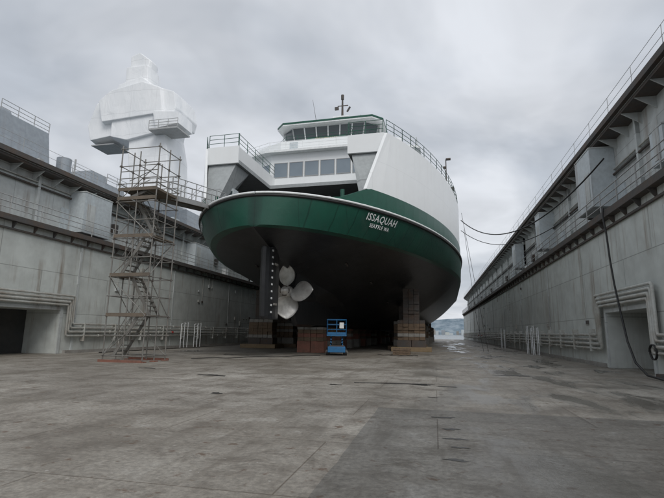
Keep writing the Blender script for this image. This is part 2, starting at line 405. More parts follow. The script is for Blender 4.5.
for s_ in ss:
    zs=ZD-BAND; zb_=zb(s_); b_=bd(s_); fl=flare(s_)
    row=[(b_,s_,ZD),(b_*(1-(1-fl)*.10),s_,ZD-.32),(b_*(1-(1-fl)*.55),s_,ZD-.62*BAND),(b_*fl,s_,zs+.14)]
    e_=ee(s_)
    for j in range(NJ+1):
        f_=1-j/NJ
        w=f_**e_ if e_<1 else f_
        z=f_ if e_<1 else f_**(1/e_)
        row.append((b_*fl*.985*w,s_,zb_+(zs-zb_)*z))
    rows.append(row+[(-x,y,z) for x,y,z in row[::-1][1:]])
n=len(rows[0])
for r_ in rows: vs+=r_
for i in range(len(rows)-1):
    for j in range(n-1): fs.append((i*n+j,i*n+j+1,(i+1)*n+j+1,(i+1)*n+j))
mb.add(vs,fs,'hull',True)
hull=mb.obj('hull',F); me=hull.data
bm=bmesh.new(); bm.from_mesh(me); bmesh.ops.remove_doubles(bm,verts=bm.verts,dist=.0005); bmesh.ops.recalc_face_normals(bm,faces=bm.faces)
for e in bm.edges:
    if len(e.link_faces)==2 and e.calc_face_angle(0)>.42: e.smooth=False
bm.to_mesh(me); bm.free()
mb=MB(); o=[(bd(s)-.02,s) for s in ss[1:-1]]
poly=o+[(-x,y) for x,y in o[::-1]]
mb.prism(poly,ZD-.15,ZD-.01,'dark'); mb.obj('car_deck',F)
def loop(off,z): 
    o=[(bd(s)+off,s) for s in ss]
    return [V((x,y,z)) for x,y in o]+[V((-x,y,z)) for x,y in o[::-1][1:]]
mb=MB(); mb.tube(loop(.03,ZD-.02),.075,'whiteplain',6); mb.obj('rub_rail',F)
mb=MB(); mb.tube(loop(.0,ZD-.18),.08,'black',6); mb.obj('rub_rail_rubber',F)
curv=[]; L=0; prev=None; s_=0.0
while s_<30:
    p=V((bd(s_),s_,0))
    if prev is not None: L+=(p-prev).length
    curv.append((L,s_)); prev=p; s_+=.01
def at(Lq):
    for L_,s_ in curv:
        if L_>=Lq: return s_
    return curv[-1][1]
def hulltext(txt,size,L0,zc,side,name):
    cu=bpy.data.curves.new(name,'FONT'); cu.body=txt; cu.size=size; cu.align_x='CENTER'; cu.resolution_u=3; cu.space_character=1.12; cu.offset=.008
    ob=bpy.data.objects.new(name,cu); COL.objects.link(ob)
    dg=bpy.context.evaluated_depsgraph_get(); me=bpy.data.meshes.new_from_object(ob.evaluated_get(dg)); bpy.data.objects.remove(ob)
    for v in me.vertices:
        s_=at(L0+v.co.x*side); s2=s_+.05
        tx=V((bd(s2)-bd(s_),s2-s_,0)).normalized(); nn=V((tx.y,-tx.x,0))
        z=zc+v.co.y; q=(ZD-z); fl=1-flare(s_)
        if q<.32: k_=fl*.10*q/.32
        elif q<.62*BAND: k_=fl*(.10+.45*(q-.32)/(.62*BAND-.32))
        else: k_=fl*(.55+.45*(q-.62*BAND)/(.38*BAND-.14))
        p=V((bd(s_)*(1-k_),s_,z))+nn*.06
        v.co=(p.x*side,p.y,p.z)
    me.materials.clear(); me.materials.append(M['whiteplain'])
    o=bpy.data.objects.new(name,me); COL.objects.link(o); o.parent=F
hulltext('ISSAQUAH',.62,9.3,8.78,1,'name_lettering')
hulltext('SEATTLE WA',.33,9.3,8.38,1,'port_lettering')
hulltext('ISSAQUAH',.62,9.3,8.78,-1,'name_lettering_port')
mb=MB()
for sg in (0,1):
    Yf=lambda t:t if not sg else LEN-t
    st=[(7.3,2.7),(7.9,2.0),(10,2.0),(14,2.0),(18,2.0),(24,2.0)]
    vs=[];fs=[]
    for i,(t_,z0) in enumerate(st):
        th=.16+.6*min(1,(t_-7.3)/8); zt=zb(t_)+.9
        th2=th*1.9+.1
        for (x,z) in ((0,z0),(th,z0+.15),(th,z0+(zt-z0)*.6),(th2,zt),(-th2,zt),(-th,z0+(zt-z0)*.6),(-th,z0+.15)):
            vs.append((x,Yf(t_),z))
    k=7
    for i in range(len(st)-1):
        for j in range(k): fs.append((i*k+j,i*k+(j+1)%k,(i+1)*k+(j+1)%k,(i+1)*k+j))
    fs.append(tuple(range(k)))
    mb.add(vs,fs,'hull')
    mb.tube([(0,Yf(6.75),4.35),(0,Yf(8.2),4.35),(0,Yf(11),4.35),(0,Yf(16),4.4)],[.42,.55,.62,.3],'hull',16)
mb.box((-.35,24,1.98),(.35,LEN-24,2.2),'hull')
mb.obj('skeg',F)
def rudder(Yf,name):
    mb=MB()
    prof=[(0,0),(.12,.16),(.4,.28),(.9,.33),(1.7,.24),(2.7,.05)]
    def ring(z,y0,sc):
        r=[(x,y) for y,x in prof]+[(-x,y) for y,x in prof[::-1][:-1]]
        return [(x,Yf(y0+y*sc),z) for x,y in r]
    levels=[(2.35,1.7,.95),(2.5,1.58,1.0),(4.4,1.5,1.02),(6.4,1.5,1.02),(6.7,1.55,1.0)]
    R=[ring(*l) for l in levels]; k=len(R[0]); vs=[p for r in R for p in r]; fs=[]
    for i in range(len(R)-1):
        for j in range(k): fs.append((i*k+j,i*k+(j+1)%k,(i+1)*k+(j+1)%k,(i+1)*k+j))
    fs+= [tuple(range(k)),tuple(range((len(R)-1)*k,len(R)*k))]
    mb.add(vs,fs,'hull')
    mb.tube([(0,Yf(2.9),6.6),(0,Yf(2.9),7.9)],.24,'hull',12)
    for z in [2.7+.42*i for i in range(10)]:
        mb.box((.318,min(Yf(2.25),Yf(2.45)),z),(.345,max(Yf(2.25),Yf(2.45)),z+.12),'whiteplain')
    for z in (3.2,5.7):
        for sx in (1,-1):
            mb.box((min(sx*.2,sx*.34),min(Yf(2.8),Yf(3.3)),z),(max(sx*.2,sx*.34),max(Yf(2.8),Yf(3.3)),z+.14),'conc')
    return mb.obj(name,F,.01)
rudder(lambda t:t,'rudder'); rudder(lambda t:LEN-t,'rudder_far')
def propeller(yc,dirn,name):
    mb=MB(); zc=4.35
    prof=[(-.75,.03),(-.70,.14),(-.55,.26),(-.25,.36),(0,.40),(.3,.40),(.42,.36)]
    mb.tube([(0,yc+dirn*a,zc) for a,_ in prof],[r for _,r in prof],'prop',20)
    for b_ in range(4):
        phi=math.radians(-2+90*b_)
        NR,NC=14,12; vs=[];fs=[]
        for side in (0,1):
            for i in range(NR+1):
                fr_=i/NR; r=.3+1.6*fr_
                ch=(.34+1.45*math.sin(math.pi*min(1,fr_*.82+.06))**1.2)*(1 if fr_<.66 else math.sqrt(max(0.012,1-((fr_-.66)/.345)**2)))
                pitch=math.atan(3.0/(2*math.pi*max(r,.45)))+.12
                th=.085*(1-fr_*.75)
                for j in range(NC+1):
                    c_=(j/NC-.5)*ch; skew=.16*fr_*fr_
                    tang=c_*math.cos(pitch)+skew; ax=c_*math.sin(pitch)+.09*(1-(2*j/NC-1)**2)-.12*fr_*fr_+(th if side else -th)*(1-(2*j/NC-1)**2)
                    a=phi+tang/r if r>.5 else phi+tang/.5
                    vs.append((r*math.cos(a),yc+dirn*ax,zc+r*math.sin(a)))
        k=(NR+1)*(NC+1)
        for sd in (0,1):
            for i in range(NR):
                for j in range(NC):
                    a=sd*k+i*(NC+1)+j; fs.append((a,a+1,a+NC+2,a+NC+1))
        for i in range(NR):
            for j in (0,NC): a=i*(NC+1)+j; fs.append((a,a+NC+1,a+NC+1+k,a+k))
        for j in range(NC): a=NR*(NC+1)+j; fs.append((a,a+1,a+1+k,a+k))
        mb.add(vs,fs,'prop',True)
        for q in range(5):
            aa=phi+math.radians(-24+12*q); mb.tube([(.33*math.cos(aa),yc-dirn*.42,zc+.33*math.sin(aa)),(.33*math.cos(aa),yc-dirn*.47,zc+.33*math.sin(aa))],.035,'rustdark',6)
    return mb.obj(name,F)
propeller(6.0,1,'propeller'); propeller(LEN-6.0,-1,'propeller_far')
mb=MB()
for t_ in (9,15,22,34):
    for sx in (1,-1):
        w=bd(t_)*.42; z=hullz(t_,w)
        mb.beam((sx*w,t_-.3,z-.04),(sx*w,t_+.3,z-.04-(zb(t_)-zb(t_+.6))*.5),.12,.08,'rustdark')
mb.obj('hull_anodes',F)

# superstructure
ZW0,ZW1=10.8,15.35; WT,WBt=6.1,4.3; XI=4.2
mb=MB(); mg=MB(); mr=MB(); mu=MB()
for sx in (1,-1):
    mids=[7,8,9.2]+[s for s in ss if 9.8<s<LEN-9.8]+[LEN-v for v in (9.2,8,7)]
    cols=[(WBt,WT)]+[(5.6,6.5)]+[(s,s) for s in mids]+[(LEN-5.6,LEN-6.5),(LEN-WBt,LEN-WT)]
    vs=[];fs=[]
    for sb,st_ in cols:
        xb=bd(sb)-.14; xt=bd(st_)-.10
        vs+=[(sx*xb,sb,ZW0),(sx*xt,st_,ZW1),(sx*(xt-.2),st_,ZW1),(sx*(xb-.2),sb,ZW0)]
    for i in range(len(cols)-1):
        for j in range(4): fs.append((i*4+j,i*4+(j+1)%4,(i+1)*4+(j+1)%4,(i+1)*4+j))
    fs+=[(0,1,2,3),tuple(len(vs)-4+q for q in range(4))]
    mb.add(vs,fs,'white')
    Ld=[WT+.1,7,8,9.2]+[s for s in ss if 9.8<s<LEN-9.8]+[LEN-9.2,LEN-8,LEN-7,LEN-WT-.1]
    vs=[];fs=[]
    for y in Ld:
        xo=sx*(bd(y)-.33); xi=sx*XI
        vs+=[(xo,y,14.0),(xo,y,14.3),(xi,y,14.3),(xi,y,14.0)]
    for i in range(len(Ld)-1):
        for j in range(4): fs.append((i*4+j,i*4+(j+1)%4,(i+1)*4+(j+1)%4,(i+1)*4+j))
    fs+=[(0,1,2,3),tuple(len(vs)-4+q for q in range(4))]
    mu.add(vs,fs,'under')
    for end in (0,1):
        Y=(lambda y:y) if not end else (lambda y:LEN-y)
        def bb(m_,x0,x1,y0,y1,z0,z1,k):
            a,b_=sorted((sx*x0,sx*x1)); c,d=sorted((Y(y0),Y(y1))); m_.box((a,c,z0),(b_,d,z1),k)
        bb(mb,XI,XI+.12,WT+.12,14.5,14.303,ZW1-.02,'white')
        bb(mb,XI-.02,bd(WT)-.31,WT-.08,WT+.1,14.02,ZW1+.02,'white')
        xo=lambda y:sx*(bd(y)-.36)
        pts=[(xo(WT),Y(WT+.15),13.98),(sx*(XI+.25),Y(WT+.15),13.98),(xo(4.7),Y(4.7),10.0),(xo(4.7)-sx*.5,Y(4.8),10.0),
             (xo(9.5),Y(9.5),13.98),(xo(9.5),Y(9.5),10.0),(sx*(XI+.25),Y(8.6),13.98)]
        mu.hullpts(pts,'under')
        bb(mu,6.6,7.8,8.7,9.6,9.66,13.9,'under')
    a,b_=sorted((sx*7.6,sx*7.9)); mu.box((a,9.7,9.65),(b_,LEN-9.7,13.998),'under')
    L2=[2.2,2.6,3.2,4,4.6,5.2,6]+mids+[LEN-v for v in (6,5.2,4.6,4,3.2,2.6,2.2)]
    vs=[];fs=[]
    for s_ in L2:
        t=min(s_,LEN-s_); zt=ZD+1.25*min(1,max(0.1,(t-2.2)/2.2))
        x=bd(s_)-.08
        vs+=[(sx*x,s_,ZD+.01),(sx*x,s_,zt),(sx*(x-.05),s_,zt),(sx*(x-.05),s_,ZD+.01)]
    for i in range(len(L2)-1):
        for j in range(4): fs.append((i*4+j,i*4+(j+1)%4,(i+1)*4+(j+1)%4,(i+1)*4+j))
    fs+=[(0,1,2,3),tuple(len(vs)-4+q for q in range(4))]
    mg.add(vs,fs,'green')
    Lr=[WT+.05]+[s for s in mids if s<45]
    rail(mr,[(sx*(bd(s_)-.2),s_,ZW1) for s_ in Lr],1.0,'green',.022,3,1.6)
    rail(mr,[(sx*(XI+.06),WT,ZW1),(sx*(XI+.06),14,ZW1)],1.0,'green',.022,3,1.5)
    rail(mr,[(sx*(bd(WT)-.4),WT,ZW1+.02),(sx*XI,WT,ZW1+.02)],1.0,'green',.022,3,1.2)
mb.obj('side_wall',F); mu.obj('passenger_deck',F); mg.obj('bulwark',F); mr.obj('wing_railing',F)
def cabinpoly(f,hw,ch,w):
    return [(-hw,f),(hw,f),(w,f+ch),(w,LEN-f-ch),(hw,LEN-f),(-hw,LEN-f),(-w,LEN-f-ch),(-w,f+ch)]
PZ=-1.05
mb=MB(); mb.box((-4.19,12.5,14.0),(4.19,LEN-12.5,14.3),'under')
mb.prism(cabinpoly(13.6,4.6,1.6,8.2),14.302,17.6,'white')
mb.prism(cabinpoly(13.0,5.0,1.7,8.8),17.602,17.8,'whiteplain')
mb.prism(cabinpoly(14.8,4.2,1.4,7.0),17.802,20.4+PZ,'white')
mb.obj('cabin',F)
mb=MB()
for i in range(6):
    x0=-4.25+i*1.46
    for yf in (13.57,LEN-13.63):
        mb.box((x0,yf,15.4),(x0+1.22,yf+.06,16.7),'glassl')
        for (a,b_) in (((x0-.05,15.35),(x0,16.75)),((x0+1.22,15.35),(x0+1.27,16.75)),((x0,16.7),(x0+1.22,16.75)),((x0,15.35),(x0+1.22,15.4))):
            mb.box((a[0],yf-.02,a[1]),(b_[0],yf+.08,b_[1]),'rail')
for sx in (1,-1):
    a=V((sx*4.6,13.6,0));b_=V((sx*8.2,15.2,0));d=(b_-a).normalized();nn=V((d.y,-d.x,0))*sx
    if nn.y>0: nn=-nn
    for i in range(3):
        p=a+d*(.25+i*1.25)+nn*.02; q=p+d*1.05
        mb.add([(p.x,p.y,15.4),(q.x,q.y,15.4),(q.x,q.y,16.7),(p.x,p.y,16.7)],[(0,1,2,3)],'glassl')
    y=18
    while y<LEN-18:
        mb.box((sx*8.2-.02,y,15.5),(sx*8.2+.02,y+1.5,16.8),'glassl'); y+=2
    mb.box((sx*2.9-.4,14.76,17.85),(sx*2.9+.4,14.80,19.2),'greybox')
mb.obj('cabin_windows',F)
def pilothouse(f,sg,name):
    E=MB(); Y=lambda y:f+sg*y; Z=lambda z:z+PZ
    def pp(l): 
        r=[(x,Y(y)) for x,y in l]; return r if sg>0 else r[::-1]
    low=[(-3.4,.3),(3.4,.3),(4.5,1.2),(4.5,6.5),(-4.5,6.5),(-4.5,1.2)]
    base=[(-4.2,-.3),(4.2,-.3),(5.2,.8),(5.2,7.5),(-5.2,7.5),(-5.2,.8)]
    roof=[(-4.4,-.5),(4.4,-.5),(5.3,.5),(5.3,7.6),(-5.3,7.6),(-5.3,.5)]
    E.prism(pp(base),Z(20.402),Z(20.6),'whiteplain')
    E.prism(pp(low),Z(20.602),Z(21.05),'whiteplain')
    n=len(low); up=[(x*1.06,y-.18 if y<1 else y-.05) for x,y in low]
    zl,zu=Z(21.05),Z(22.35)
    for i in range(n):
        a=V((low[i][0],Y(low[i][1]),zl)); b_=V((low[(i+1)%n][0],Y(low[(i+1)%n][1]),zl))
        c=V((up[(i+1)%n][0],Y(up[(i+1)%n][1]),zu)); d=V((up[i][0],Y(up[i][1]),zu))
        E.add([a,b_,c,d],[(0,1,2,3)],'glass')
        k=max(1,int(round((b_-a).length/1.1)))
        for q in range(k+1):
            E.beam(a.lerp(b_,q/k),d.lerp(c,q/k),.11,.09,'whiteplain',up=V((0,1,0)))
        E.beam(a,b_,.1,.12,'whiteplain')
    E.prism(pp([(x*1.05,y-.15 if y<1 else y) for x,y in low]),Z(22.352),Z(22.46),'whiteplain')
    E.prism(pp(roof),Z(22.462),Z(22.58),'whiteplain'); E.prism(pp([(x*1.005,y-.03 if y<1 else y+.03) for x,y in roof]),Z(22.582),Z(22.76),'green','whiteplain')
    for x in (4.9,-4.9):
        for yy in (1.2,7.2): E.tube([(x,Y(yy),Z(20.6)),(x,Y(yy),Z(22.46))],.05,'whiteplain',6)
    rail(E,[(5.1,Y(7.3),Z(20.6)),(5.1,Y(.9),Z(20.6)),(4.15,Y(-.2),Z(20.6)),(-4.15,Y(-.2),Z(20.6)),(-5.1,Y(.9),Z(20.6)),(-5.1,Y(7.3),Z(20.6))],.85,'green',.018,3,1.2)
    E.obj(name,F)
    S=MB(); y=Y(-.40); S.box((-1.9,min(y,y-sg*.05),Z(20.5)),(1.9,max(y,y-sg*.05),Z(21.0)),'green')
    S.box((-4.2,min(Y(-.305),Y(-.35)),Z(20.42)),(4.2,max(Y(-.305),Y(-.35)),Z(20.49)),'green')
    S.obj(name+'_nameboard',F)
pilothouse(16.2,1,'pilothouse'); pilothouse(LEN-16.2,-1,'pilothouse_far')
cu=bpy.data.curves.new('nm','FONT'); cu.body='ISSAQUAH'; cu.size=.46; cu.align_x='CENTER'; cu.extrude=.01
ob=bpy.data.objects.new('nm',cu); COL.objects.link(ob); dg=bpy.context.evaluated_depsgraph_get(); me=bpy.data.meshes.new_from_object(ob.evaluated_get(dg)); bpy.data.objects.remove(ob)
me.materials.clear(); me.materials.append(M['yellow'])
o=bpy.data.objects.new('nameboard_lettering',me); COL.objects.link(o); o.parent=F; o.rotation_euler=(math.pi/2,0,0); o.location=(0,15.72,20.59+PZ)
mb=MB()
rail(mb,[(4.7,13.3,17.8),(8.5,14.9,17.8),(8.5,45,17.8)],.9,'whiteplain',.02,3,1.6)
rail(mb,[(-4.7,13.3,17.8),(-8.5,14.9,17.8),(-8.5,45,17.8)],.9,'whiteplain',.02,3,1.6)
rail(mb,[(-4.7,13.3,17.8),(4.7,13.3,17.8)],.9,'whiteplain',.018,3,1.6)
mb.obj('upper_deck_railing',F)
mb=MB(); z=lambda q:q+PZ
mb.tube([(.8,19,z(22.72)),(.8,19,z(26.8))],[.16,.08],'rustdark',8)
mb.box((.2,18.85,z(24.2)),(1.4,19.15,z(24.28)),'rustdark'); mb.box((-.15,18.8,z(24.4)),(1.5,18.95,z(24.52)),'whiteplain')
mb.tube([(.8,19,z(26.4)),(.8,19,z(26.9))],.16,'rustdark',8); mb.tube([(.3,19,z(25.7)),(1.4,19,z(25.7))],.05,'rustdark',6)
mb.box((.0,18.9,z(25.3)),(.4,19.1,z(25.6)),'rustdark'); mb.tube([(1.3,19,z(25.0)),(1.6,19,z(25.5))],.1,'rustdark',6)
mb.tube([(.5,18.8,z(23.3)),(1.1,18.8,z(23.3))],.13,'whiteplain',8)
mb.tube([(-.3,18,z(22.72)),(.8,19,z(24.0))],.04,'rustdark',5); mb.tube([(1.9,18,z(22.72)),(.8,19,z(24.0))],.04,'rustdark',5)
mb.tube([(-1.4,17.5,z(22.72)),(-1.9,17.3,z(25.8))],[.03,.012],'rustdark',5); mb.tube([(2.9,18,z(22.72)),(2.9,18,z(24.0))],.02,'rustdark',5)
mb.tube([(-3.4,17,z(22.72)),(-3.4,17,z(23.1))],.14,'whiteplain',8)
mb.tube([(2.3,16.7,z(22.72)),(2.3,16.7,z(23.05))],.18,'rustdark',8)
mb.obj('mast',F)
mb=MB()
for sx in (1,-1):
    mb.box((sx*3-1.2,44,17.8),(sx*3+1.2,52,23.0),'whiteplain'); mb.box((sx*3-1.22,43.98,21.4),(sx*3+1.22,52.02,22.4),'green')
    mb.prism([(sx*3-1,44.5),(sx*3+1,44.5),(sx*3+1,51.5),(sx*3-1,51.5)],23.002,24,'black')
mb.obj('funnel',F)
mb=MB()
mb.tube([(11.0,24,15.3),(11.0,24,19.9)],.06,'rustdark',6); mb.tube([(11.0,24,19.9),(11.5,24,19.9)],.14,'rustdark',8); mb.tube([(11.0,24,19.0),(10.7,24,19.0)],.16,'rustdark',8)
mb.tube([(11.6,30,15.3),(11.6,30,18.6)],.05,'rustdark',6); mb.box((11.3,29.9,18.2),(11.9,30.1,18.7),'rustdark')
mb.obj('deck_light_pole',F)
mb=MB()
rail(mb,[(-3.4,4.4,9.6),(3.4,4.4,9.6)],.85,'rail',.022,3,1.2)
mb.obj('car_deck_gate',F)
mb=MB()
mb.tube([(4.4,3.6,9.6),(4.4,3.6,10.6)],.14,'green',10); mb.tube([(-4.6,3.9,9.6),(-4.6,3.9,10.8)],.10,'green',10)
mb.box((-5.9,6.6,9.6),(-4.7,7.4,12.2),'greybox'); mb.box((-5.8,6.57,11.1),(-4.8,6.62,12.0),'glass')
mb.obj('deck_fittings',F)

# ------------------------------------------------------------ keel / bilge blocks
def fw(x,y): return FX+x*math.cos(FR)-y*math.sin(FR), FY+x*math.sin(FR)+y*math.cos(FR)
def stack(mb,cx,cy,wx,wy,top,base,rnd,pal=('wood','wood','rustdark','conc')):
    z=0.003; hb=min(1.0,top*.45)
    mb.box((cx-wx/2,cy-wy/2,z),(cx-.02,cy+wy/2,hb),base); mb.box((cx+.02,cy-wy/2,z),(cx+wx/2,cy+wy/2,hb),base); z=hb
    while z<top-.12:
        h=min(.3,top-z); j=rnd.uniform(-.05,.05); k_=rnd.choice(pal) if z<2.6 else 'rustdark'
        nn=max(2,int(wx/.45)); ww=(wx-.1)/nn; sh=0 if z<2.6 else .35
        for q in range(nn):
            if sh and (q==0 or q==nn-1): continue
            mb.box((cx-wx/2+.05+q*ww,cy-wy/2+j+rnd.uniform(-.06,.06)+sh,z+.002),(cx-wx/2+.03+(q+1)*ww,cy+wy/2+j+rnd.uniform(-.06,.06)-sh,z+h),k_)
        z+=h
rnd=random.Random(11)
for i,t_ in enumerate([12.5,15.5,18.5,21.5,25,29,33,37,42,47,52,57,62,68,74,80,86]):
    E=MB(); x,y=fw(0,t_); stack(E,x,y,2.2 if i<3 else 1.6,1.3,2.0,'rustred' if i%3==0 else 'conc',rnd,('rustred','wood','conc','wood')); E.obj('keel_block',bevel=.02)
for sx in (-1,1):
    for i,t_ in enumerate([20,24,29,34,40,47,54,61,68,75]):
        w=6.6 if i else 7.4
        E=MB(); x,y=fw(sx*w,t_); zt=min(hullz(t_-.6,w-1.0),hullz(t_,w-.5),hullz(t_+.6,w-1.0))+.10
        stack(E,x,y,2.6,1.4,zt,'rustdark' if i==0 else 'conc',rnd)
        if i<3: E.box((x-1.8,y-1.4,.003),(x+1.8,y+1.4,.38),'wood' if i%2 else 'ochre')
        E.obj('bilge_block',bevel=.02)

# ------------------------------------------------------------ scissor lift
E=empty('scissor_lift',(-7.05,33.5,0),math.radians(12))
mb=MB()
mb.box((-.62,-1.1,.22),(.62,1.1,.62),'blue'); mb.box((-.55,-1.0,.62),(.55,1.0,.70),'rustdark')
for sx in (-1,1):
    for yy in (-.8,.8): mb.tube([(sx*.5,yy,.24),(sx*.74,yy,.24)],.24,'black',14); mb.tube([(sx*.735,yy,.24),(sx*.755,yy,.24)],.11,'whiteplain',10)
mb.obj('chassis',E,.02)
mb=MB()
for lv in range(3):
    z=.74+lv*.2
    for sx in (-.42,.42):
        mb.beam((sx,-.9,z),(sx,.9,z+.18),.06,.09,'blue'); mb.beam((sx*.9,.9,z),(sx*.9,-.9,z+.18),.06,.09,'blue')
mb.obj('scissor_arms',E)
mb=MB(); mb.box((-.7,-1.15,1.36),(.7,1.15,1.46),'blue')
rail(mb,[(-.68,-1.12,1.46),(.68,-1.12,1.46),(.68,1.12,1.46),(-.68,1.12,1.46),(-.68,-1.12,1.46)],1.05,'blue',.03,3,.6)
mb.box((.2,-1.2,1.9),(.5,-1.13,2.3),'whiteplain'); mb.box((-.66,-1.14,1.47),(.66,-1.12,1.62),'blue'); mb.obj('platform',E)
mb=MB()
for i in range(3):
    z=i*.16
    for q in range(5): mb.box((-3.2+q*.27,36.0,z+.1),(-2.98+q*.27,37.2,z+.13),'wood')
    for q in (36.0,36.55,37.1): mb.box((-3.2,q,z+.0),(-1.9,q+.1,z+.1),'wood')
mb.obj('pallet_stack')
mb=MB()
mb.tube([(-4.2+.05*i,34.8+.35*math.sin(i*.5),.03) for i in range(60)],.02,'black',5)
mb.tube([(-2.6,15.2,.02),(-1.2,15.35,.02),(-.3,15.5,.02)],.012,'black',5)
mb.tube([(-13.6+.12*i,24.5+.5*math.sin(i*.35)+.15*i,.03) for i in range(50)],.02,'black',5)
mb.tube([(-22.5+.1*math.sin(i),28+i*.5,.04) for i in range(50)],.03,'black',5)
mb.obj('floor_hose')

# ------------------------------------------------------------ scaffold stair tower
E=empty('scaffold_stair_tower')
mb=MB(); mp=MB()
X0,X1=-16.4,-14.15; YA,YB=20.7,22.7; H=11.5
xs=[X0,(X0+X1)/2,X1]
for x in xs:
    for y in (YA,(YA+YB)/2,YB):
        if x==xs[1] and y==(YA+YB)/2: continue
        mb.tube([(x,y,.05),(x,y,H-(0 if x!=xs[1] else .4))],.034,'galv',6); mp.box((x-.15,y-.15,.0),(x+.15,y+.15,.05),'rustred')
        for zz in (2.3,4.3,6.3,8.3,10.3): mb.tube([(x,y,zz-.06),(x,y,zz+.06)],.05,'rustdark',6)
for i in range(12):
    z=.3+i*1.0
    for y in (YA,YB): mb.tube([(X0-.12,y,z),(X1+.12,y,z)],.026,'galv',5)
    for x in (X0,X1): mb.tube([(x,YA-.12,z),(x,YB+.12,z)],.026,'galv',5)
    if i%2==0: mb.tube([(xs[1],YA,z),(xs[1],YB,z)],.024,'galv',5)
k=0; z=.3
while z<8.8:
    up=min(2.05,9.0-z)
    if up<.2: break
    ya,yb=(YA+.12,YA+.95) if k%2==0 else (YB-.95,YB-.12)
    xa,xb=(X0+.5,X1-.5) if k%2==0 else (X1-.5,X0+.5)
    for y in (ya,yb): mb.beam((xa,y,z),(xb,y,z+up),.04,.16,'galv')
    for q in range(1,8): 
        xx=xa+(xb-xa)*q/8; zz=z+up*q/8; mp.box((xx-.12,ya,zz-.02),(xx+.12,yb,zz+.02),'galv')
    for hh in (.5,1.0): mb.tube([(xa,ya,z+hh),(xb,ya,z+up+hh)],.02,'galv',5)
    xl=(X1-.6,X1) if k%2==0 else (X0,X0+.6)
    mp.box((xl[0],YA,z+up-.06),(xl[1],YB,z+up),'plank')
    mp.box((X0-.03,YA-.06,z+up-.1),(X1+.03,YA-.035,z+up+.08),'plank')
    z+=up; k+=1
mp.box((X0,YA+.002,9.003),(X1,YB,9.06),'plank')
for a,b_ in (((X0,YA,.3),(X1,YA,2.3)),((X1,YA,2.3),(X0,YA,4.3)),((X0,YA,4.3),(X1,YA,6.3)),((X1,YA,6.3),(X0,YA,8.3)),((X0,YA,8.3),(X1,YA,10.3)),
             ((X0,YA,.3),(X0,YB,2.3)),((X0,YB,2.3),(X0,YA,4.3)),((X1,YA,4.3),(X1,YB,6.3)),((X1,YB,2.3),(X1,YA,4.3)),((X0,YA,6.3),(X0,YB,8.3)),((X0,YB,4.3),(X1,YB,6.3)),((X1,YB,.3),(X0,YB,2.3))):
    mb.tube([V(a)+V((0,-.05,0)),V(b_)+V((0,-.05,0))],.022,'galv',5)
for zz in (9.6,10.0): 
    for y in (YA,YB): mb.tube([(X0,y,zz),(X1,y,zz)],.024,'galv',5)
mp.box((X0-.1,YA-.22,.0),(X1+.1,YA-.16,.12),'rustred'); mp.box((X0-.1,YB+.16,.0),(X1+.1,YB+.22,.12),'rustred')
mb.obj('frame',E); mp.obj('stairs_and_decks',E)
def gangway(a,b_,w,name):
    a=V(a);b_=V(b_); mb=MB(); d=(b_-a).normalized(); s=d.cross(V((0,0,1))).normalized()*w/2
    mb.beam(a,b_,w,.06,'plank')
    for q in (-1,1):
        mb.beam(a+s*q-V((0,0,.12)),b_+s*q-V((0,0,.12)),.08,.26,'rail')
        rail(mb,[a+s*q,b_+s*q],1.1,'rail',.028,3,1.2)
        n=int((b_-a).length/1.2)
        for i in range(n):
            mb.tube([a+s*q+(b_-a)*i/n,a+s*q+(b_-a)*(i+1)/n+V((0,0,1.1))],.018,'rail',4)
    return mb.obj(name)
gangway((-14.9,22.5,9.12),(-14.5,28.4,9.88),1.1,'gangway')

# ------------------------------------------------------------ hoses / cables
def sag(a,b_,s,n=24):
    a=V(a);b_=V(b_); return [a.lerp(b_,i/n)-V((0,0,s*4*(i/n)*(1-i/n))) for i in range(n+1)]
mb=MB()
mb.tube(sag((2.9,48,13.2),(8.7,24.9,10.6),2.6),.045,'black',6); mb.tube(sag((2.9,48.4,12.2),(9.2,30,9.6),2.0),.03,'black',6)
mb.obj('shore_power_cable')
mb=MB()
mb.tube(sag((3.1,50,14.5),(4.6,44,.1),0),.02,'black',5); mb.tube([(3.1,47,12.0),(3.4,46,8),(3.8,45,3),(4.2,44,.1)],.018,'black',5)
mb.obj('mooring_line')
mb=MB()
P=[(8.35,24.6,7.9),(8.3,24.6,7.5),(8.35,24.5,6.6),(8.3,24.2,5.3),(8.25,23.8,4.0),(8.2,23.2,2.6),(8.1,22.5,1.4),(8.0,21.6,.55),(8.0,20.6,.13),(8.0,18.9,.06),(8.1,17,.06),(8.0,14,.06)]
mb.tube(P,.045,'black',6); mb.obj('air_hose')
mb=MB(); c0=V((8.45,21.1,1.0))
mb.tube([c0+V((.02*i/10,.30*math.cos(i*.5),.30*math.sin(i*.5))) for i in range(38)],.025,'black',5); mb.obj('hose_coil')

# ------------------------------------------------------------ navy ship behind left wall
E=empty('naval_ship')
def loft(mb,secs,k):
    n=len(secs[0]); vs=[p for s in secs for p in s]; fs=[]
    for i in range(len(secs)-1):
        for j in range(n): fs.append((i*n+j,i*n+(j+1)%n,(i+1)*n+(j+1)%n,(i+1)*n+j))
    fs+=[tuple(range(n)),tuple(range((len(secs)-1)*n,len(secs)*n))]
    mb.add(vs,fs,k)
mb=MB(); secs=[]
for y,w in ((6,6),(25,8),(60,8.5),(90,7),(110,3),(118,.2)):
    secs.append([(-41-w,y,10.5),(-41-w*.8,y,-2),(-41+w*.8,y,-2),(-41+w,y,10.5)])
loft(mb,secs,'navy'); mb.obj('hull',E)
mb=MB()
def tap(mb,x0,x1,y0,y1,z0,z1,k,ins=.12):
    h=(z1-z0)*ins
    mb.hullpts([(x0,y0,z0),(x1,y0,z0),(x1,y1,z0),(x0,y1,z0),(x0+h,y0+h,z1),(x1-h,y0+h,z1),(x1-h,y1-h,z1),(x0+h,y1-h,z1)],k)
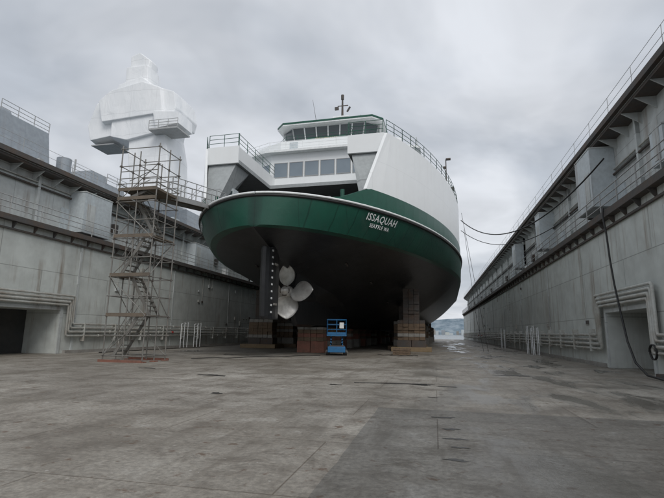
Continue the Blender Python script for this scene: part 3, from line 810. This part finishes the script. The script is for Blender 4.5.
tap(mb,-48,-34.2,27,34.5,10.4,19.6,'navy',.08); tap(mb,-47,-37,28,32,19.6,21,'navy',.2)
tap(mb,-48,-34,36.5,41,10.4,16.6,'navy'); tap(mb,-47,-35,42,47,10.4,17.8,'navy'); tap(mb,-46,-38,43,46,17.8,19.6,'navy')
tap(mb,-46,-34,58,70,10.4,19.0,'navy'); tap(mb,-46,-35,72,84,10.4,20.5,'navy')
mb.tube([(-36,37,16.6),(-36,37,18.4)],.7,'navy',12); mb.tube([(-37,39.5,16.6),(-37,39.5,19.4)],.09,'rail',6)
for y in (28.5,30.5,32.5): mb.box((-34.95,y,14.5),(-34.0,y+.7,15.6),'greybox')
mb.obj('superstructure',E)
mb=MB()
rail(mb,[(-35.2,29,19.6),(-35.2,34,19.6)],1.1,'rail',.03,3,1.5); rail(mb,[(-34.9,37,16.65),(-34.9,40.5,16.65)],1.1,'rail',.03,3,1.5)
rail(mb,[(-35.8,43,17.85),(-35.8,46.4,17.85)],1.1,'rail',.03,3,1.5)
mb.obj('deck_railing',E)
# shrink-wrapped mast: faceted blocks drawn on an elevation grid (units of 0.15 m)
def elev(u,v):
    u=144+(u-144)*.92; v=120+(v-120)*.97
    return (-45.9+(u-95)*.156+(v-120)*.0146, 29.9+(120-v)*.151)
def chunk(mb,outl,y0,y1,ins=.8,k='wrap'):
    cu_,cv_=sum(p[0] for p in outl)/len(outl),sum(p[1] for p in outl)/len(outl); cx,cz=elev(cu_,cv_); pts=[]
    for u,v in outl:
        x,z=elev(u,v)
        for yy in (y0+(y1-y0)*.2,y1-(y1-y0)*.2): pts.append((x,yy,z))
        for yy in (y0,y1): pts.append((cx+(x-cx)*ins,yy,cz+(z-cz)*ins))
    mb.hullpts(pts,k)
mb=MB()
chunk(mb,[(133,55),(143,52),(155,62),(154,70),(132,70)],51,53,.9)
chunk(mb,[(130,68),(154,68),(155,92),(128,92)],50.6,53.4,.93)
chunk(mb,[(124,88),(150,82),(160,90),(168,106),(116,110)],50,54,.93)
chunk(mb,[(122,98),(158,92),(177,100),(179,126),(112,130),(108,108)],48.8,55.2,.93)
chunk(mb,[(160,94),(187,104),(189,120),(186,129),(160,130)],49.2,54.8,.95)
chunk(mb,[(104,106),(122,102),(130,140),(97,144),(94,129)],49.6,54.4,.95)
chunk(mb,[(122,124),(178,124),(174,142),(138,148),(120,143)],49.1,54.9,.93)
chunk(mb,[(139,138),(176,138),(179,160),(178,205),(140,205),(138,160)],49.5,54.5,.96)
o=mb.obj('wrapped_mast',E)
bv=o.modifiers.new('b','BEVEL'); bv.width=.12; bv.segments=2; bv.limit_method='ANGLE'; bv.angle_limit=.4
mb=MB(); chunk(mb,[(168,124),(194,127),(194,138),(171,141)],48.5,52,.96,'wrap')
x0,z0=elev(167,142); x1,_=elev(195,142)
mb.box((x0,47.9,z0-.3),(x1,51,z0-.1),'rail'); rail(mb,[(x0,47.95,z0-.1),(x1,47.95,z0-.1)],1.1,'rail',.035,3,1.2)
x0,z0=elev(98,147); x1,_=elev(122,147); mb.box((x0,49.8,z0-.15),(x1,53,z0),'rail')
mb.obj('mast_scaffold',E)

# ------------------------------------------------------------ water, shore
m,t,b=nt('sea_water'); co=objco(t)
b.inputs['Base Color'].default_value=(.05,.075,.085,1); b.inputs['Roughness'].default_value=.18
bump(t,b,noise(t,mapping(t,co,(.5,.25,1)),.8,4,.6),.5,.4); M['water']=m
mb=MB(); S=9000; mb.add([(-S,-S,-2),(S,-S,-2),(S,S,-2),(-S,S,-2)],[(0,1,2,3)],'water'); mb.obj('water',recalc=False)
m,t,b=nt('hill_haze'); co=objco(t)
c=mixrgb(t,ramp(t,noise(t,mapping(t,co,(.02,.02,.06)),1,6,.7),[(.4,0.),(.6,1.)]),(.10,.15,.19),(.24,.29,.33)); t.links.new(c,b.inputs['Base Color']); b.inputs['Roughness'].default_value=1; M['hill']=m
mb=MB(); vs=[];fs=[]; N=240
for dd,hh in ((2400,0),(2450,.35),(2700,1)):
    for i in range(N):
        a=2*math.pi*i/N; h=62+18*math.sin(a*5+1)+12*math.sin(a*13)+6*math.sin(a*37+2)
        vs.append((dd*math.cos(a),dd*math.sin(a),-2+h*hh))
for r_ in range(2):
    for i in range(N): fs.append((r_*N+i,r_*N+(i+1)%N,(r_+1)*N+(i+1)%N,(r_+1)*N+i))
mb.add(vs,fs,'hill'); mb.obj('distant_hills',recalc=False)
mb=MB(); rnd=random.Random(4)
for i in range(110):
    x=rnd.uniform(-500,500); w=rnd.uniform(8,26); h=rnd.uniform(6,26); d_=rnd.uniform(2250,2350)
    mb.box((x,d_,-2),(x+w,d_+20,-2+h),rnd.choice(['conc','greybox','navy','conc','dockwall','hill']))
mb.obj('waterfront_buildings')

# ------------------------------------------------------------ sky
w=bpy.data.worlds.new('World'); scene.world=w; w.use_nodes=True; t=w.node_tree
bg=t.nodes['Background']
sky=t.nodes.new('ShaderNodeTexSky'); sky.sky_type='NISHITA'; sky.sun_disc=False
SE,SR=math.radians(48),math.radians(150)
sky.sun_elevation=SE; sky.sun_rotation=SR
sky.air_density=1.5; sky.dust_density=3
g=t.nodes.new('ShaderNodeTexCoord').outputs['Generated']
sp=t.nodes.new('ShaderNodeSeparateXYZ'); t.links.new(g,sp.inputs[0])
dn=math2(t,'ADD',math2(t,'MAXIMUM',sp.outputs[2],0.0),.20)
cb=t.nodes.new('ShaderNodeCombineXYZ')
for i in range(3): t.links.new(dn,cb.inputs[i])
dv=t.nodes.new('ShaderNodeVectorMath'); dv.operation='DIVIDE'; t.links.new(g,dv.inputs[0]); t.links.new(cb.outputs[0],dv.inputs[1])
vec=dv.outputs[0]
n1=noise(t,mapping(t,vec,(1,1,.4),(2.3,1.1,0)),.85,5,.52,.5)
n2=noise(t,mapping(t,vec,(1,1,.4),(7,5,0)),2.0,4,.55,.4)
c=mixrgb(t,ramp(t,n1,[(.38,0.),(.56,1.)]),(4.6,4.95,5.5),(6.8,7.05,7.5))
c=mixrgb(t,1.0,c,ramp(t,n2,[(.34,.86),(.62,1.06)]),'MULTIPLY')
c=mixrgb(t,.94,sky.outputs[0],c)
t.links.new(c,bg.inputs[0]); bg.inputs[1].default_value=.112
sun=bpy.data.lights.new('sun','SUN'); sun.energy=1.5; sun.angle=math.radians(30); sun.color=(1,.97,.93)
so=bpy.data.objects.new('sun',sun); COL.objects.link(so)
dirs=V((math.sin(SR)*math.cos(SE),math.cos(SR)*math.cos(SE),math.sin(SE)))
so.rotation_euler=dirs.to_track_quat('Z','Y').to_euler()
# ------------------------------------------------------------ camera
cam=bpy.data.cameras.new('camera'); co_=bpy.data.objects.new('camera',cam); COL.objects.link(co_)
cam.sensor_width=36; cam.lens=24.9; cam.clip_end=20000; cam.clip_start=.05
R=Matrix.Rotation(math.radians(12.6),4,'Z')@Matrix.Rotation(math.radians(90+10.3),4,'X')@Matrix.Rotation(math.radians(.8),4,'Z')
co_.matrix_world=Matrix.Translation((0,0,1.6))@R
scene.camera=co_
scene.view_settings.view_transform='Standard'; scene.view_settings.look='None'; scene.view_settings.exposure=0
